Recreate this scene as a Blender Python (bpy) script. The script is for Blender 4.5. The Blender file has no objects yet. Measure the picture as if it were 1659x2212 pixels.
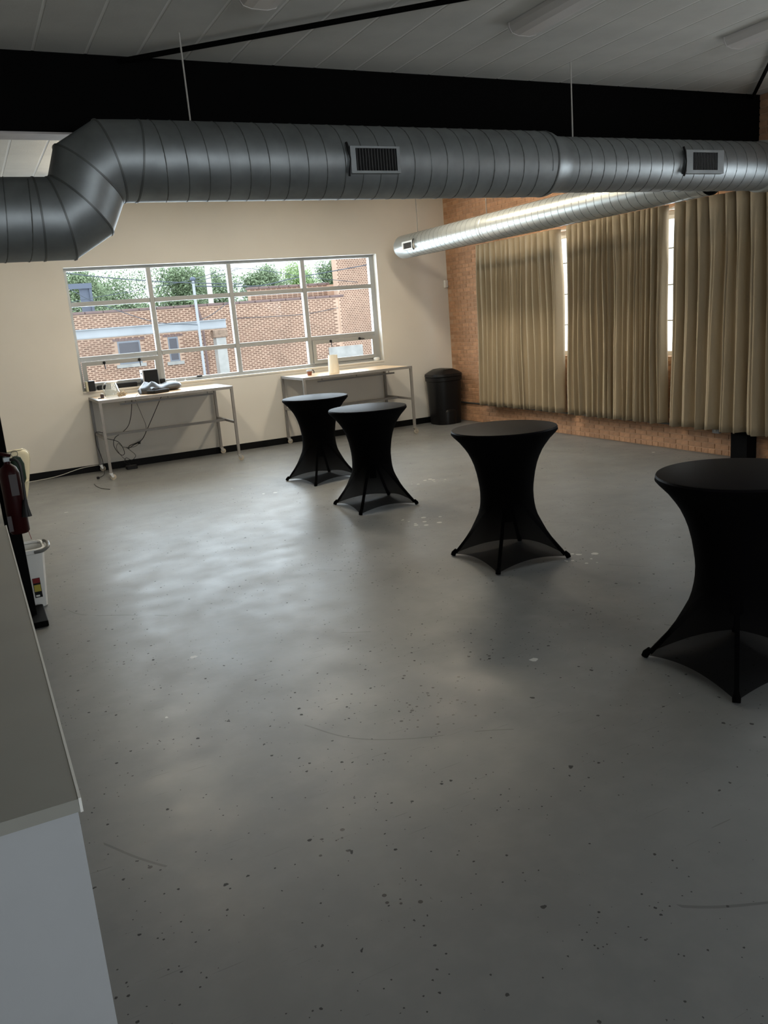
import bpy, math, random
from math import sin, cos, pi, radians as R
from mathutils import Vector, Matrix

SC = bpy.context.scene
COL = SC.collection
rnd = random.Random(7)

# ------------------------------------------------------------------ camera
F_PX, YAW, PITCH, ROLL = 1777.785, R(25.898), R(13.361), R(-4.650)
fw = Vector((sin(YAW) * cos(PITCH), cos(YAW) * cos(PITCH), -sin(PITCH)))
rt = Vector((cos(YAW), -sin(YAW), 0.0))
up = rt.cross(fw)
r2 = rt * cos(ROLL) + up * sin(ROLL)
u2 = up * cos(ROLL) - rt * sin(ROLL)
cam_data = bpy.data.cameras.new('camera')
cam_data.sensor_fit = 'HORIZONTAL'
cam_data.sensor_width = 36.0
cam_data.lens = F_PX / 1659.0 * 36.0
cam_data.clip_start, cam_data.clip_end = 0.05, 300.0
cam = bpy.data.objects.new('camera', cam_data)
cam.matrix_world = Matrix(((r2.x, u2.x, -fw.x, 0.0), (r2.y, u2.y, -fw.y, 0.0), (r2.z, u2.z, -fw.z, 2.0), (0, 0, 0, 1)))
COL.objects.link(cam)
SC.camera = cam

# ------------------------------------------------------------------ sky, daylight, fill light, exposure
world = bpy.data.worlds.new('overcast_sky')
SC.world = world
world.use_nodes = True
bg = world.node_tree.nodes['Background']
bg.inputs['Color'].default_value = (0.90, 0.96, 1.0, 1)
bg.inputs['Strength'].default_value = 2.7


def area(name, loc, aim, sx, sy, power, color):
    d = bpy.data.lights.new(name, 'AREA')
    d.shape = 'RECTANGLE'
    d.size, d.size_y, d.energy, d.color = sx, sy, power, color
    o = bpy.data.objects.new(name, d)
    o.location = loc
    o.rotation_euler = Vector(aim).to_track_quat('-Z', 'Y').to_euler()
    COL.objects.link(o)
    return o


area('daylight_window_back', (4.15, 13.86, 2.2), (0, -1, -0.12), 5.0, 1.9, 240, (0.80, 0.91, 1.0))
area('daylight_window_rear', (3.0, -4.8, 2.2), (0, 1, -0.1), 5.6, 1.8, 100, (0.9, 0.95, 1.0))
area('fill_light_right', (8.45, 4.35, 2.3), (-0.62, 0, -0.78), 1.8, 1.0, 60, (0.93, 0.97, 1.0))  # added fill lamp, tilted down to brighten the right side of the floor
area('daylight_window_right', (8.62, 9.4, 2.1), (-1, 0, -0.05), 4.6, 1.7, 120, (0.95, 0.98, 1.0))

SC.view_settings.view_transform = 'Standard'
SC.view_settings.look = 'None'
SC.view_settings.gamma = 1.0
SC.view_settings.use_curve_mapping = False
SC.view_settings.exposure = 0.0
SC.cycles.use_denoising = True
SC.cycles.max_bounces = 8
SC.cycles.transparent_max_bounces = 16
SC.cycles.sample_clamp_indirect = 6.0
SC.cycles.caustics_reflective = False
SC.cycles.caustics_refractive = False


# ------------------------------------------------------------------ materials
def nodes(m):
    return m.node_tree.nodes, m.node_tree.links


def mat(name, col, rough=0.6, metal=0.0, var=0.0, vscale=8.0, bump=0.0, bscale=40.0, spec=None, rand=0.0, sheen=0.0, stretch=None):
    """A Principled material; noise varies the colour by var and the relief by bump."""
    m = bpy.data.materials.new(name)
    m.use_nodes = True
    n, l = nodes(m)
    b = n['Principled BSDF']
    b.inputs['Roughness'].default_value = rough
    b.inputs['Metallic'].default_value = metal
    if spec is not None:
        b.inputs['Specular IOR Level'].default_value = spec
    if sheen:
        b.inputs['Sheen Weight'].default_value = sheen
    c = (*col, 1)
    tc = n.new('ShaderNodeTexCoord')
    mp = n.new('ShaderNodeMapping')
    l.new(tc.outputs['Object'], mp.inputs['Vector'])
    if stretch:
        mp.inputs['Scale'].default_value = stretch
    src = None
    if var > 0:
        t = n.new('ShaderNodeTexNoise')
        t.inputs['Scale'].default_value = vscale
        t.inputs['Detail'].default_value = 6
        l.new(mp.outputs['Vector'], t.inputs['Vector'])
        r = n.new('ShaderNodeValToRGB')
        r.color_ramp.elements[0].position, r.color_ramp.elements[1].position = 0.3, 0.7
        r.color_ramp.elements[0].color = (*[x * (1 - var) for x in col], 1)
        r.color_ramp.elements[1].color = (*[min(1, x * (1 + var)) for x in col], 1)
        l.new(t.outputs['Fac'], r.inputs['Fac'])
        src = r.outputs['Color']
    if rand > 0:
        oi = n.new('ShaderNodeObjectInfo')
        g = n.new('ShaderNodeNewGeometry')
        ad = n.new('ShaderNodeMath'); ad.operation = 'ADD'
        fr = n.new('ShaderNodeMath'); fr.operation = 'FRACT'
        l.new(oi.outputs['Random'], ad.inputs[0]); l.new(g.outputs['Random Per Island'], ad.inputs[1])
        l.new(ad.outputs[0], fr.inputs[0])
        mr = n.new('ShaderNodeMapRange')
        mr.inputs['To Min'].default_value, mr.inputs['To Max'].default_value = 1 - rand, 1 + rand * 0.8
        l.new(fr.outputs[0], mr.inputs['Value'])
        hs = n.new('ShaderNodeHueSaturation')
        l.new(mr.outputs[0], hs.inputs['Value'])
        if src is not None:
            l.new(src, hs.inputs['Color'])
        else:
            hs.inputs['Color'].default_value = c
        src = hs.outputs['Color']
    if src is not None:
        l.new(src, b.inputs['Base Color'])
    else:
        b.inputs['Base Color'].default_value = c
    if bump > 0:
        t2 = n.new('ShaderNodeTexNoise')
        t2.inputs['Scale'].default_value = bscale
        t2.inputs['Detail'].default_value = 5
        l.new(mp.outputs['Vector'], t2.inputs['Vector'])
        bp = n.new('ShaderNodeBump')
        bp.inputs['Strength'].default_value = bump
        bp.inputs['Distance'].default_value = 0.01
        l.new(t2.outputs['Fac'], bp.inputs['Height'])
        l.new(bp.outputs['Normal'], b.inputs['Normal'])
    return m


def glass(name, tint=(0.9, 0.95, 0.96), refl=1.0):
    m = bpy.data.materials.new(name)
    m.use_nodes = True
    n, l = nodes(m)
    n.remove(n['Principled BSDF'])
    tr = n.new('ShaderNodeBsdfTransparent'); tr.inputs['Color'].default_value = (*tint, 1)
    gl = n.new('ShaderNodeBsdfGlossy'); gl.inputs['Roughness'].default_value = 0.02
    fr = n.new('ShaderNodeFresnel'); fr.inputs['IOR'].default_value = 1.5
    mu = n.new('ShaderNodeMath'); mu.operation = 'MULTIPLY'; mu.inputs[1].default_value = refl
    mx = n.new('ShaderNodeMixShader')
    ge = n.new('ShaderNodeNewGeometry')
    bf = n.new('ShaderNodeMath'); bf.operation = 'SUBTRACT'; bf.inputs[0].default_value = 1.0
    l.new(ge.outputs['Backfacing'], bf.inputs[1])
    m2 = n.new('ShaderNodeMath'); m2.operation = 'MULTIPLY'
    l.new(fr.outputs[0], mu.inputs[0]); l.new(mu.outputs[0], m2.inputs[0]); l.new(bf.outputs[0], m2.inputs[1]); l.new(m2.outputs[0], mx.inputs[0])
    l.new(tr.outputs[0], mx.inputs[1]); l.new(gl.outputs[0], mx.inputs[2])
    l.new(mx.outputs[0], n['Material Output'].inputs['Surface'])
    return m


def floor_material():
    m = bpy.data.materials.new('painted_concrete')
    m.use_nodes = True
    n, l = nodes(m)
    b = n['Principled BSDF']
    tc = n.new('ShaderNodeTexCoord')
    V = tc.outputs['Object']

    def noise(scale, detail=5, rough=0.55, vec=None):
        t = n.new('ShaderNodeTexNoise')
        t.inputs['Scale'].default_value, t.inputs['Detail'].default_value, t.inputs['Roughness'].default_value = scale, detail, rough
        l.new(vec or V, t.inputs['Vector'])
        return t.outputs['Fac']

    def rng(v, a, b_, c, d):
        t = n.new('ShaderNodeMapRange')
        for k, x in zip(('From Min', 'From Max', 'To Min', 'To Max'), (a, b_, c, d)):
            t.inputs[k].default_value = x
        l.new(v, t.inputs['Value'])
        return t.outputs[0]

    def math_(op, a, b_):
        t = n.new('ShaderNodeMath'); t.operation = op
        for i, x in enumerate((a, b_)):
            if isinstance(x, (int, float)):
                t.inputs[i].default_value = x
            else:
                l.new(x, t.inputs[i])
        return t.outputs[0]

    def mixc(f, a, b_):
        t = n.new('ShaderNodeMix'); t.data_type = 'RGBA'
        l.new(f, t.inputs['Factor'])
        for k, x in ((6, a), (7, b_)):
            if isinstance(x, tuple):
                t.inputs[k].default_value = (*x, 1)
            else:
                l.new(x, t.inputs[k])
        return t.outputs[2]

    base = mixc(rng(noise(0.8, 6), 0.3, 0.7, 0, 1), FLOOR_A, FLOOR_B)
    base = mixc(rng(noise(7, 6), 0.45, 0.75, 0, 0.35), base, FLOOR_C)
    # small pits where the paint has chipped
    clump = rng(noise(1.1, 3), 0.34, 0.62, 0.08, 1.0)

    def chips(scale, share, size):
        vo = n.new('ShaderNodeTexVoronoi'); vo.inputs['Scale'].default_value = scale
        wob = n.new('ShaderNodeTexNoise'); wob.inputs['Scale'].default_value = scale * 4
        l.new(V, wob.inputs['Vector'])
        vm = n.new('ShaderNodeVectorMath'); vm.operation = 'MULTIPLY_ADD'
        l.new(wob.outputs['Color'], vm.inputs[0]); vm.inputs[1].default_value = (0.25 / scale,) * 3; l.new(V, vm.inputs[2])
        l.new(vm.outputs[0], vo.inputs['Vector'])
        se = n.new('ShaderNodeSeparateColor'); l.new(vo.outputs['Color'], se.inputs[0])
        pick = math_('LESS_THAN', se.outputs[0], math_('MULTIPLY', clump, share))
        rad = math_('MULTIPLY', se.outputs[1], size)
        return math_('MULTIPLY', pick, math_('LESS_THAN', vo.outputs['Distance'], rad))

    pits = math_('MAXIMUM', math_('MAXIMUM', chips(11.0, 0.45, 0.13), chips(24.0, 0.36, 0.19)), chips(55.0, 0.22, 0.24))
    flakes = math_('MULTIPLY', chips(6.0, 0.05, 0.16), 1.0)
    base = mixc(pits, base, (0.035, 0.036, 0.035))
    base = mixc(flakes, base, (0.5, 0.5, 0.48))
    # flakes and chips where the paint has lifted in patches
    def patch(spots):
        acc = None
        for x_, y_, r_ in spots:
            vd = n.new('ShaderNodeVectorMath'); vd.operation = 'DISTANCE'
            l.new(V, vd.inputs[0]); vd.inputs[1].default_value = (x_, y_, 0)
            q_ = rng(vd.outputs['Value'], r_, r_ * .3, 0, 1)
            acc = q_ if acc is None else math_('MAXIMUM', acc, q_)
        return acc

    def flakes_at(scale, size, spots):
        vo = n.new('ShaderNodeTexVoronoi'); vo.inputs['Scale'].default_value = scale
        l.new(V, vo.inputs['Vector'])
        se = n.new('ShaderNodeSeparateColor'); l.new(vo.outputs['Color'], se.inputs[0])
        return math_('MULTIPLY', math_('LESS_THAN', se.outputs[0], math_('MULTIPLY', patch(spots), .8)), math_('LESS_THAN', vo.outputs['Distance'], math_('MULTIPLY', se.outputs[1], size)))

    base = mixc(math_('MULTIPLY', flakes_at(14.0, .42, PALE_SPOTS), .8), base, (0.52, 0.51, 0.48))
    base = mixc(flakes_at(30.0, .30, DARK_SPOTS), base, (0.03, 0.03, 0.03))
    # short fine scratches in three directions
    scr = None
    for ang, seed_ in ((0.35, 3.1), (-0.5, 7.7), (1.2, 12.3)):
        mp = n.new('ShaderNodeMapping')
        mp.inputs['Rotation'].default_value = (0, 0, ang); mp.inputs['Location'].default_value = (seed_, seed_ * 2, 0)
        mp.inputs['Scale'].default_value = (3.0, 110.0, 1.0)
        l.new(V, mp.inputs['Vector'])
        q_ = math_('GREATER_THAN', noise(1.0, 1, .5, mp.outputs[0]), .755)
        scr = q_ if scr is None else math_('MAXIMUM', scr, q_)
    scr = math_('MULTIPLY', scr, math_('GREATER_THAN', noise(0.75, 3), 0.47))
    base = mixc(math_('MULTIPLY', scr, .45), base, (0.07, 0.07, 0.07))
    # long hairline scuffs
    wv = n.new('ShaderNodeTexWave'); wv.bands_direction = 'DIAGONAL'
    wv.inputs['Scale'].default_value, wv.inputs['Distortion'].default_value, wv.inputs['Detail'].default_value, wv.inputs['Detail Scale'].default_value = 0.32, 11, 3, 0.5
    l.new(V, wv.inputs['Vector'])
    sc = math_('MULTIPLY', math_('GREATER_THAN', wv.outputs['Fac'], 0.99985), math_('GREATER_THAN', noise(0.9, 2), 0.56))
    base = mixc(math_('MULTIPLY', sc, 0.5), base, (0.06, 0.06, 0.06))
    l.new(base, b.inputs['Base Color'])
    l.new(math_('ADD', rng(noise(3.0, 5), 0.3, 0.7, 0.34, 0.47), math_('MULTIPLY', pits, 0.3)), b.inputs['Roughness'])
    b.inputs['Specular IOR Level'].default_value = 0.30
    h = math_('ADD', math_('MULTIPLY', noise(2.2, 4), 0.32), math_('MULTIPLY', noise(16, 4), 0.12))
    h = math_('ADD', h, math_('MULTIPLY', noise(70, 3), 0.02))
    h = math_('SUBTRACT', h, math_('ADD', math_('MULTIPLY', pits, 0.3), math_('MULTIPLY', scr, 0.08)))
    bp = n.new('ShaderNodeBump'); bp.inputs['Strength'].default_value = 0.35; bp.inputs['Distance'].default_value = 0.012
    l.new(h, bp.inputs['Height']); l.new(bp.outputs[0], b.inputs['Normal'])
    return m


def spandex_material():
    """Black stretch cloth: sheer where it is pulled wide above the feet, dense above the waist."""
    m = bpy.data.materials.new('black_spandex')
    m.use_nodes = True
    n, l = nodes(m)
    b = n['Principled BSDF']
    b.inputs['Base Color'].default_value = (0.0016, 0.0015, 0.0018, 1)
    b.inputs['Roughness'].default_value = 0.95
    b.inputs['Specular IOR Level'].default_value = 0.04
    b.inputs['Sheen Weight'].default_value = 0.004
    b.inputs['Sheen Roughness'].default_value = 0.5
    tc = n.new('ShaderNodeTexCoord')
    sx = n.new('ShaderNodeSeparateXYZ'); l.new(tc.outputs['Object'], sx.inputs[0])
    mr = n.new('ShaderNodeMapRange')
    mr.inputs['From Min'].default_value, mr.inputs['From Max'].default_value = 0.12, 0.50
    mr.inputs['To Min'].default_value, mr.inputs['To Max'].default_value = 0.14, 0.0
    l.new(sx.outputs['Z'], mr.inputs['Value'])
    tr = n.new('ShaderNodeBsdfTransparent')
    mx = n.new('ShaderNodeMixShader')
    l.new(mr.outputs[0], mx.inputs[0]); l.new(b.outputs[0], mx.inputs[1]); l.new(tr.outputs[0], mx.inputs[2])
    l.new(mx.outputs[0], n['Material Output'].inputs['Surface'])
    return m


def curtain_material():
    m = mat('taupe_curtain', (0.355, 0.285, 0.188), 0.9, var=0.10, vscale=5, bump=0.25, bscale=220, stretch=(1, 1, 0.25))
    n, l = nodes(m)
    b = n['Principled BSDF']
    t = n.new('ShaderNodeBsdfTranslucent'); t.inputs['Color'].default_value = (0.30, 0.24, 0.14, 1)
    mx = n.new('ShaderNodeMixShader'); mx.inputs[0].default_value = 0.06
    l.new(b.outputs[0], mx.inputs[1]); l.new(t.outputs[0], mx.inputs[2])
    l.new(mx.outputs[0], n['Material Output'].inputs['Surface'])
    return m


FLOOR_A, FLOOR_B, FLOOR_C = (0.150, 0.156, 0.155), (0.195, 0.201, 0.200), (0.225, 0.226, 0.222)
PALE_SPOTS = [(4.86, 8.64, .32), (3.80, 6.93, .30), (4.09, 4.98, .26), (3.05, 9.55, .25)]
DARK_SPOTS = [(0.95, 2.72, .14), (1.05, 2.27, .16), (0.75, 2.2, .10), (0.30, 2.95, .12), (1.95, 3.55, .40), (2.5, 3.75, .25), (2.6, 6.2, .5)]
M = {}
M['floor'] = floor_material()
M['wall'] = mat('cream_wall_paint', (0.70, 0.675, 0.62), 0.75, var=0.02, vscale=2, bump=0.05, bscale=120)
M['wall_plain'] = mat('off_white_wall_paint', (0.55, 0.53, 0.49), 0.8, var=0.03, vscale=2)
M['ceiling'] = mat('ceiling_plank_paint', (0.68, 0.68, 0.645), 0.85, var=0.06, vscale=3, bump=0.1, bscale=60)
M['seam'] = mat('ceiling_seam_caulk', (0.90, 0.90, 0.87), 0.7)
M['black'] = mat('black_steel_paint', (0.0018, 0.0018, 0.0018), 0.7, spec=0.06)
M['flange'] = mat('pale_grey_flange', (0.62, 0.58, 0.57), 0.6, var=0.08, vscale=6)  # pale grey underside, set apart from the black web
M['base'] = mat('black_rubber_baseboard', (0.003, 0.003, 0.003), 0.5, spec=0.15)
M['brick'] = mat('orange_brick', (0.47, 0.265, 0.150), 0.85, var=0.14, vscale=14, bump=0.5, bscale=60, rand=0.16)
M['mortar'] = mat('brick_mortar', (0.52, 0.335, 0.215), 0.95, var=0.1, vscale=20, bump=0.4, bscale=90)
M['metal'] = mat('galvanised_steel', (0.30, 0.325, 0.335), 0.48, 0.9, var=0.12, vscale=7, bump=0.06, bscale=3)
M['metal_new'] = mat('bright_galvanised_steel', (0.42, 0.44, 0.425), 0.32, 0.62, var=0.06, vscale=7, bump=0.05, bscale=3)
M['metal_dark'] = mat('dark_steel_seam_shade', (0.16, 0.17, 0.17), 0.5, 0.8)  # darker steel; on the ducts it paints the seams' ridge shadow
M['dark_in'] = mat('opening_shade', (0.01, 0.01, 0.01), 0.9)  # near-black plates stand in for the shade inside openings
M['alu'] = mat('window_aluminium', (0.36, 0.37, 0.365), 0.45, 0.2, var=0.03)
M['glass'] = glass('window_glass', (0.93, 0.95, 0.96), 0.15)
M['clear'] = glass('clear_glass', (0.93, 0.96, 0.97), 3.0)
_n, _l = nodes(M['clear'])
_d = _n.new('ShaderNodeBsdfDiffuse'); _d.inputs['Color'].default_value = (.85, .88, .9, 1)
_m = _n.new('ShaderNodeMixShader'); _m.inputs[0].default_value = 0.16
_l.new(_n['Material Output'].inputs['Surface'].links[0].from_socket, _m.inputs[1]); _l.new(_d.outputs[0], _m.inputs[2]); _l.new(_m.outputs[0], _n['Material Output'].inputs['Surface'])
M['white'] = mat('white_plastic', (0.75, 0.75, 0.72), 0.4)
M['white_paint'] = mat('white_paint', (0.43, 0.45, 0.47), 0.5, var=0.02)
M['counter'] = mat('olive_grey_laminate', (0.30, 0.30, 0.27), 0.45, var=0.05, vscale=3)
M['edge'] = mat('counter_edging', (0.82, 0.82, 0.78), 0.4)
M['wood'] = mat('light_wood_top', (0.62, 0.43, 0.25), 0.32, var=0.12, vscale=5, stretch=(1, 9, 1))
M['bench'] = mat('bench_grey_steel', (0.22, 0.21, 0.20), 0.4, 0.1, var=0.05)
M['blade'] = mat('register_blade', (0.09, 0.09, 0.09), 0.6)
M['chrome'] = mat('caster_steel', (0.75, 0.73, 0.68), 0.25, 0.9)
M['tyre'] = mat('caster_rubber', (0.40, 0.36, 0.29), 0.6)
M['blackpl'] = mat('black_plastic', (0.004, 0.004, 0.0045), 0.45, spec=.3)
M['bin'] = mat('black_bin_plastic', (0.005, 0.005, 0.0055), 0.42, spec=.3, bump=0.1, bscale=200)
M['cord'] = mat('black_cord_rubber', (0.01, 0.01, 0.01), 0.5)
M['spandex'] = spandex_material()
M['spandex_top'] = mat('black_spandex_top', (0.0045, 0.004, 0.0047), 0.45, spec=0.018)
M['spandex_leg'] = mat('black_leg_sleeve', (0.002, 0.002, 0.002), 0.95, spec=0.03)
M['curtain'] = curtain_material()
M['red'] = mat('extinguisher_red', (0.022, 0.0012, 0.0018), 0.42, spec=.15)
M['red_dk'] = mat('red_tag', (0.20, 0.012, 0.015), 0.7)
M['green'] = mat('dark_green_tag', (0.006, 0.03, 0.010), 0.6)
M['label'] = mat('grey_label', (0.07, 0.06, 0.063), 0.6)
M['cream'] = mat('cream_shell_plastic', (0.50, 0.47, 0.34), 0.4)
M['grey_handle'] = mat('grey_handle_plastic', (0.16, 0.16, 0.15), 0.4)
M['mann'] = mat('grey_mannequin', (0.055, 0.062, 0.075), 0.34, spec=0.6)
M['speaker_grey'] = mat('silver_speaker_face', (0.42, 0.43, 0.45), 0.4, 0.3)
M['copper'] = mat('copper_brown_mug', (0.22, 0.075, 0.045), 0.35)
M['paper'] = mat('warm_white_paper', (0.80, 0.75, 0.63), 0.6)
M['raffia'] = mat('beige_raffia', (0.60, 0.52, 0.40), 0.8, rand=0.25)
M['brownbox'] = mat('dark_brown_glass', (0.035, 0.010, 0.008), 0.25)
M['xbrick'] = mat('far_red_brick', (0.27, 0.16, 0.115), 0.9, rand=0.25)
M['xmortar'] = mat('far_mortar', (0.66, 0.47, 0.355), 0.95, var=0.16, vscale=0.7)
M['coping'] = mat('clay_coping', (0.24, 0.17, 0.16), 0.8, var=0.1)
M['xbeam'] = mat('pale_blue_steel', (0.48, 0.52, 0.56), 0.6, var=0.06, vscale=2)
M['rust'] = mat('rust', (0.33, 0.24, 0.18), 0.9, var=0.3)
M['concrete'] = mat('weathered_concrete', (0.48, 0.48, 0.46), 0.9, var=0.16, vscale=3)
M['xdark'] = mat('boarded_window', (0.13, 0.13, 0.15), 0.6)
M['xframe'] = mat('far_window_frame', (0.28, 0.31, 0.36), 0.6)
M['steel_blue'] = mat('dark_blue_steel', (0.13, 0.16, 0.22), 0.6)
M['leaf'] = mat('tree_leaves', (0.27, 0.36, 0.21), 0.7, rand=0.4)
M['leaf_pale'] = mat('pale_tree_leaves', (0.34, 0.48, 0.20), 0.7, rand=0.4)
M['bark'] = mat('tree_bark', (0.10, 0.08, 0.06), 0.9)
M['asphalt'] = mat('asphalt', (0.16, 0.16, 0.16), 0.9, var=0.1)
M['cable'] = mat('overhead_cable', (0.10, 0.12, 0.15), 0.7)
M['lens'] = mat('light_diffuser', (0.72, 0.70, 0.68), 0.35)
M['pvc'] = mat('white_cable', (0.5, 0.48, 0.44), 0.5)


# ------------------------------------------------------------------ mesh helpers
class MB:
    def __init__(s):
        s.v, s.f = [], []

    def add(s, vs, fs):
        o = len(s.v)
        s.v += [tuple(x) for x in vs]
        s.f += [tuple(i + o for i in f) for f in fs]
        return s

    def box(s, x0, x1, y0, y1, z0, z1):
        return s.add([(x0, y0, z0), (x1, y0, z0), (x1, y1, z0), (x0, y1, z0), (x0, y0, z1), (x1, y0, z1), (x1, y1, z1), (x0, y1, z1)],
                     [(3, 2, 1, 0), (4, 5, 6, 7), (0, 1, 5, 4), (1, 2, 6, 5), (2, 3, 7, 6), (3, 0, 4, 7)])

    def bbox(s, x0, x1, y0, y1, z0, z1, b=0.01):
        """box with chamfered vertical and top edges"""
        def ring(z, i):
            X0, X1, Y0, Y1 = x0 + i, x1 - i, y0 + i, y1 - i
            return [(X0 + b, Y0, z), (X1 - b, Y0, z), (X1, Y0 + b, z), (X1, Y1 - b, z), (X1 - b, Y1, z), (X0 + b, Y1, z), (X0, Y1 - b, z), (X0, Y0 + b, z)]
        return s.loft([ring(z0, b * .6), ring(z0 + b * .6, 0), ring(z1 - b * .6, 0), ring(z1, b * .6)])

    def loft(s, rings, caps=True, closed=True):
        n = len(rings[0])
        vs = [p for r_ in rings for p in r_]
        fs = []
        for i in range(len(rings) - 1):
            for j in range(n if closed else n - 1):
                k = (j + 1) % n
                fs.append((i * n + j, i * n + k, (i + 1) * n + k, (i + 1) * n + j))
        if caps:
            fs.append(tuple(range(n - 1, -1, -1)))
            fs.append(tuple(range((len(rings) - 1) * n, len(rings) * n)))
        return s.add(vs, fs)

    def lathe(s, prof, n=24, c=(0, 0, 0), caps=True):
        return s.loft([[(c[0] + r_ * cos(2 * pi * j / n), c[1] + r_ * sin(2 * pi * j / n), c[2] + z) for j in range(n)] for r_, z in prof], caps)

    def tube(s, pts, r_, n=8, caps=True):
        pts = [Vector(p) for p in pts]
        rings, prev = [], None
        for i, p in enumerate(pts):
            t = (pts[min(i + 1, len(pts) - 1)] - pts[max(i - 1, 0)]).normalized()
            if prev is None:
                a = Vector((0, 0, 1)) if abs(t.z) < 0.9 else Vector((1, 0, 0))
                prev = t.cross(a).normalized()
            u = (prev - t * prev.dot(t)).normalized()
            w = t.cross(u)
            prev = u
            rr = r_[i] if isinstance(r_, (list, tuple)) else r_
            rings.append([p + (u * cos(2 * pi * j / n) + w * sin(2 * pi * j / n)) * rr for j in range(n)])
        return s.loft(rings, caps)

    def bar(s, a, b, w, h=None, upv=(0, 0, 1)):
        """square bar from a to b"""
        a, b = Vector(a), Vector(b)
        h = h or w
        t = (b - a).normalized()
        u = t.cross(Vector(upv))
        u = t.cross(Vector((1, 0, 0))) if u.length < 1e-4 else u
        u.normalize()
        k = u.cross(t).normalized()
        ring = lambda p: [p - u * w / 2 - k * h / 2, p + u * w / 2 - k * h / 2, p + u * w / 2 + k * h / 2, p - u * w / 2 + k * h / 2]
        return s.loft([ring(a), ring(b)])


_meshes = {}


def link(name, me, parent=None, loc=(0, 0, 0), rot=(0, 0, 0)):
    o = bpy.data.objects.new(name, me)
    o.location, o.rotation_euler = loc, rot
    if parent is not None:
        o.parent = parent
    COL.objects.link(o)
    return o


def mesh(name, mb, m, smooth=False, ang=40):
    me = bpy.data.meshes.new(name)
    me.from_pydata(mb.v, [], mb.f)
    me.materials.append(M[m])
    if smooth:
        me.polygons.foreach_set('use_smooth', [True] * len(me.polygons))
        me.set_sharp_from_angle(angle=R(ang))
    me.update()
    return me


def part(name, mb, m, parent=None, smooth=False, loc=(0, 0, 0), rot=(0, 0, 0), ang=40, label=None):
    o = link(name, mesh(name, mb, m, smooth, ang), parent, loc, rot)
    if label:
        o['label'] = label
    return o


def tag(o, label, cat, group=None, kind=None):
    o['label'], o['category'] = label, cat
    if group:
        o['group'] = group
    if kind:
        o['kind'] = kind
    return o


def thing(name, label, cat, loc=(0, 0, 0), rotz=0.0, group=None, kind=None):
    o = bpy.data.objects.new(name, None)
    o.empty_display_size = 0.1
    o.location, o.rotation_euler = loc, (0, 0, rotz)
    COL.objects.link(o)
    return tag(o, label, cat, group, kind)


def dup(root, loc, rotz, label):
    c = root.copy(); COL.objects.link(c)
    c.location, c.rotation_euler = loc, (0, 0, rotz)
    c['label'] = label
    for ch in list(root.children):
        k = ch.copy(); COL.objects.link(k); k.parent = c
        for g in list(ch.children):
            q = g.copy(); COL.objects.link(q); q.parent = k
    return c


def spline(pts, n=8):
    """Catmull-Rom through the points"""
    P = [Vector(p) for p in pts]
    P = [P[0] * 2 - P[1]] + P + [P[-1] * 2 - P[-2]]
    out = []
    for i in range(1, len(P) - 2):
        for k in range(n):
            t = k / n
            out.append(0.5 * ((2 * P[i]) + (P[i + 1] - P[i - 1]) * t + (2 * P[i - 1] - 5 * P[i] + 4 * P[i + 1] - P[i + 2]) * t * t
                              + (3 * P[i] - P[i - 1] - 3 * P[i + 1] + P[i + 2]) * t ** 3))
    out.append(P[-2])
    return out


# ------------------------------------------------------------------ room shell
YB, XR, XL, YR, ZC = 13.373, 8.155, -3.6, -4.6, 4.0
WX0, WX1, WZ0, WZ1 = 1.572, 6.741, 1.231, 3.059
PL = 0.356

fl = part('floor', MB().box(XL - .4, XR + .4, YR - .4, YB + .4, -0.12, 0), 'floor')
tag(fl, 'grey painted concrete floor, glossy, scuffed and pitted', 'floor', kind='structure')

wb = MB()
wb.box(XL - .4, WX0, YB, YB + .38, 0, ZC + .2).box(WX1, XR + .4, YB, YB + .38, 0, ZC + .2)
wb.box(WX0, WX1, YB, YB + .38, 0, WZ0).box(WX0, WX1, YB, YB + .38, WZ1, ZC + .2)
tag(part('wall_back', wb, 'wall'), 'cream painted end wall with the wide aluminium window', 'wall', kind='structure')
tag(part('baseboard_back', MB().box(XL, XR, YB - .012, YB, 0, .108), 'base'), 'black baseboard along the foot of the cream wall', 'baseboard', kind='structure')

wl = MB().box(XL - .3, XL, YR, YB, 0, ZC + .2)
tag(part('wall_left', wl, 'wall_plain'), 'plain off white side wall', 'wall', kind='structure')
wr = MB()
wr.box(XL - .3, 0.1, YR - .3, YR, 0, ZC + .2).box(5.9, XR + .4, YR - .3, YR, 0, ZC + .2).box(.1, 5.9, YR - .3, YR, 0, 1.2).box(.1, 5.9, YR - .3, YR, 3.2, ZC + .2)
tag(part('wall_rear', wr, 'wall_plain'), 'off white rear wall with a window opening', 'wall', kind='structure')

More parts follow.
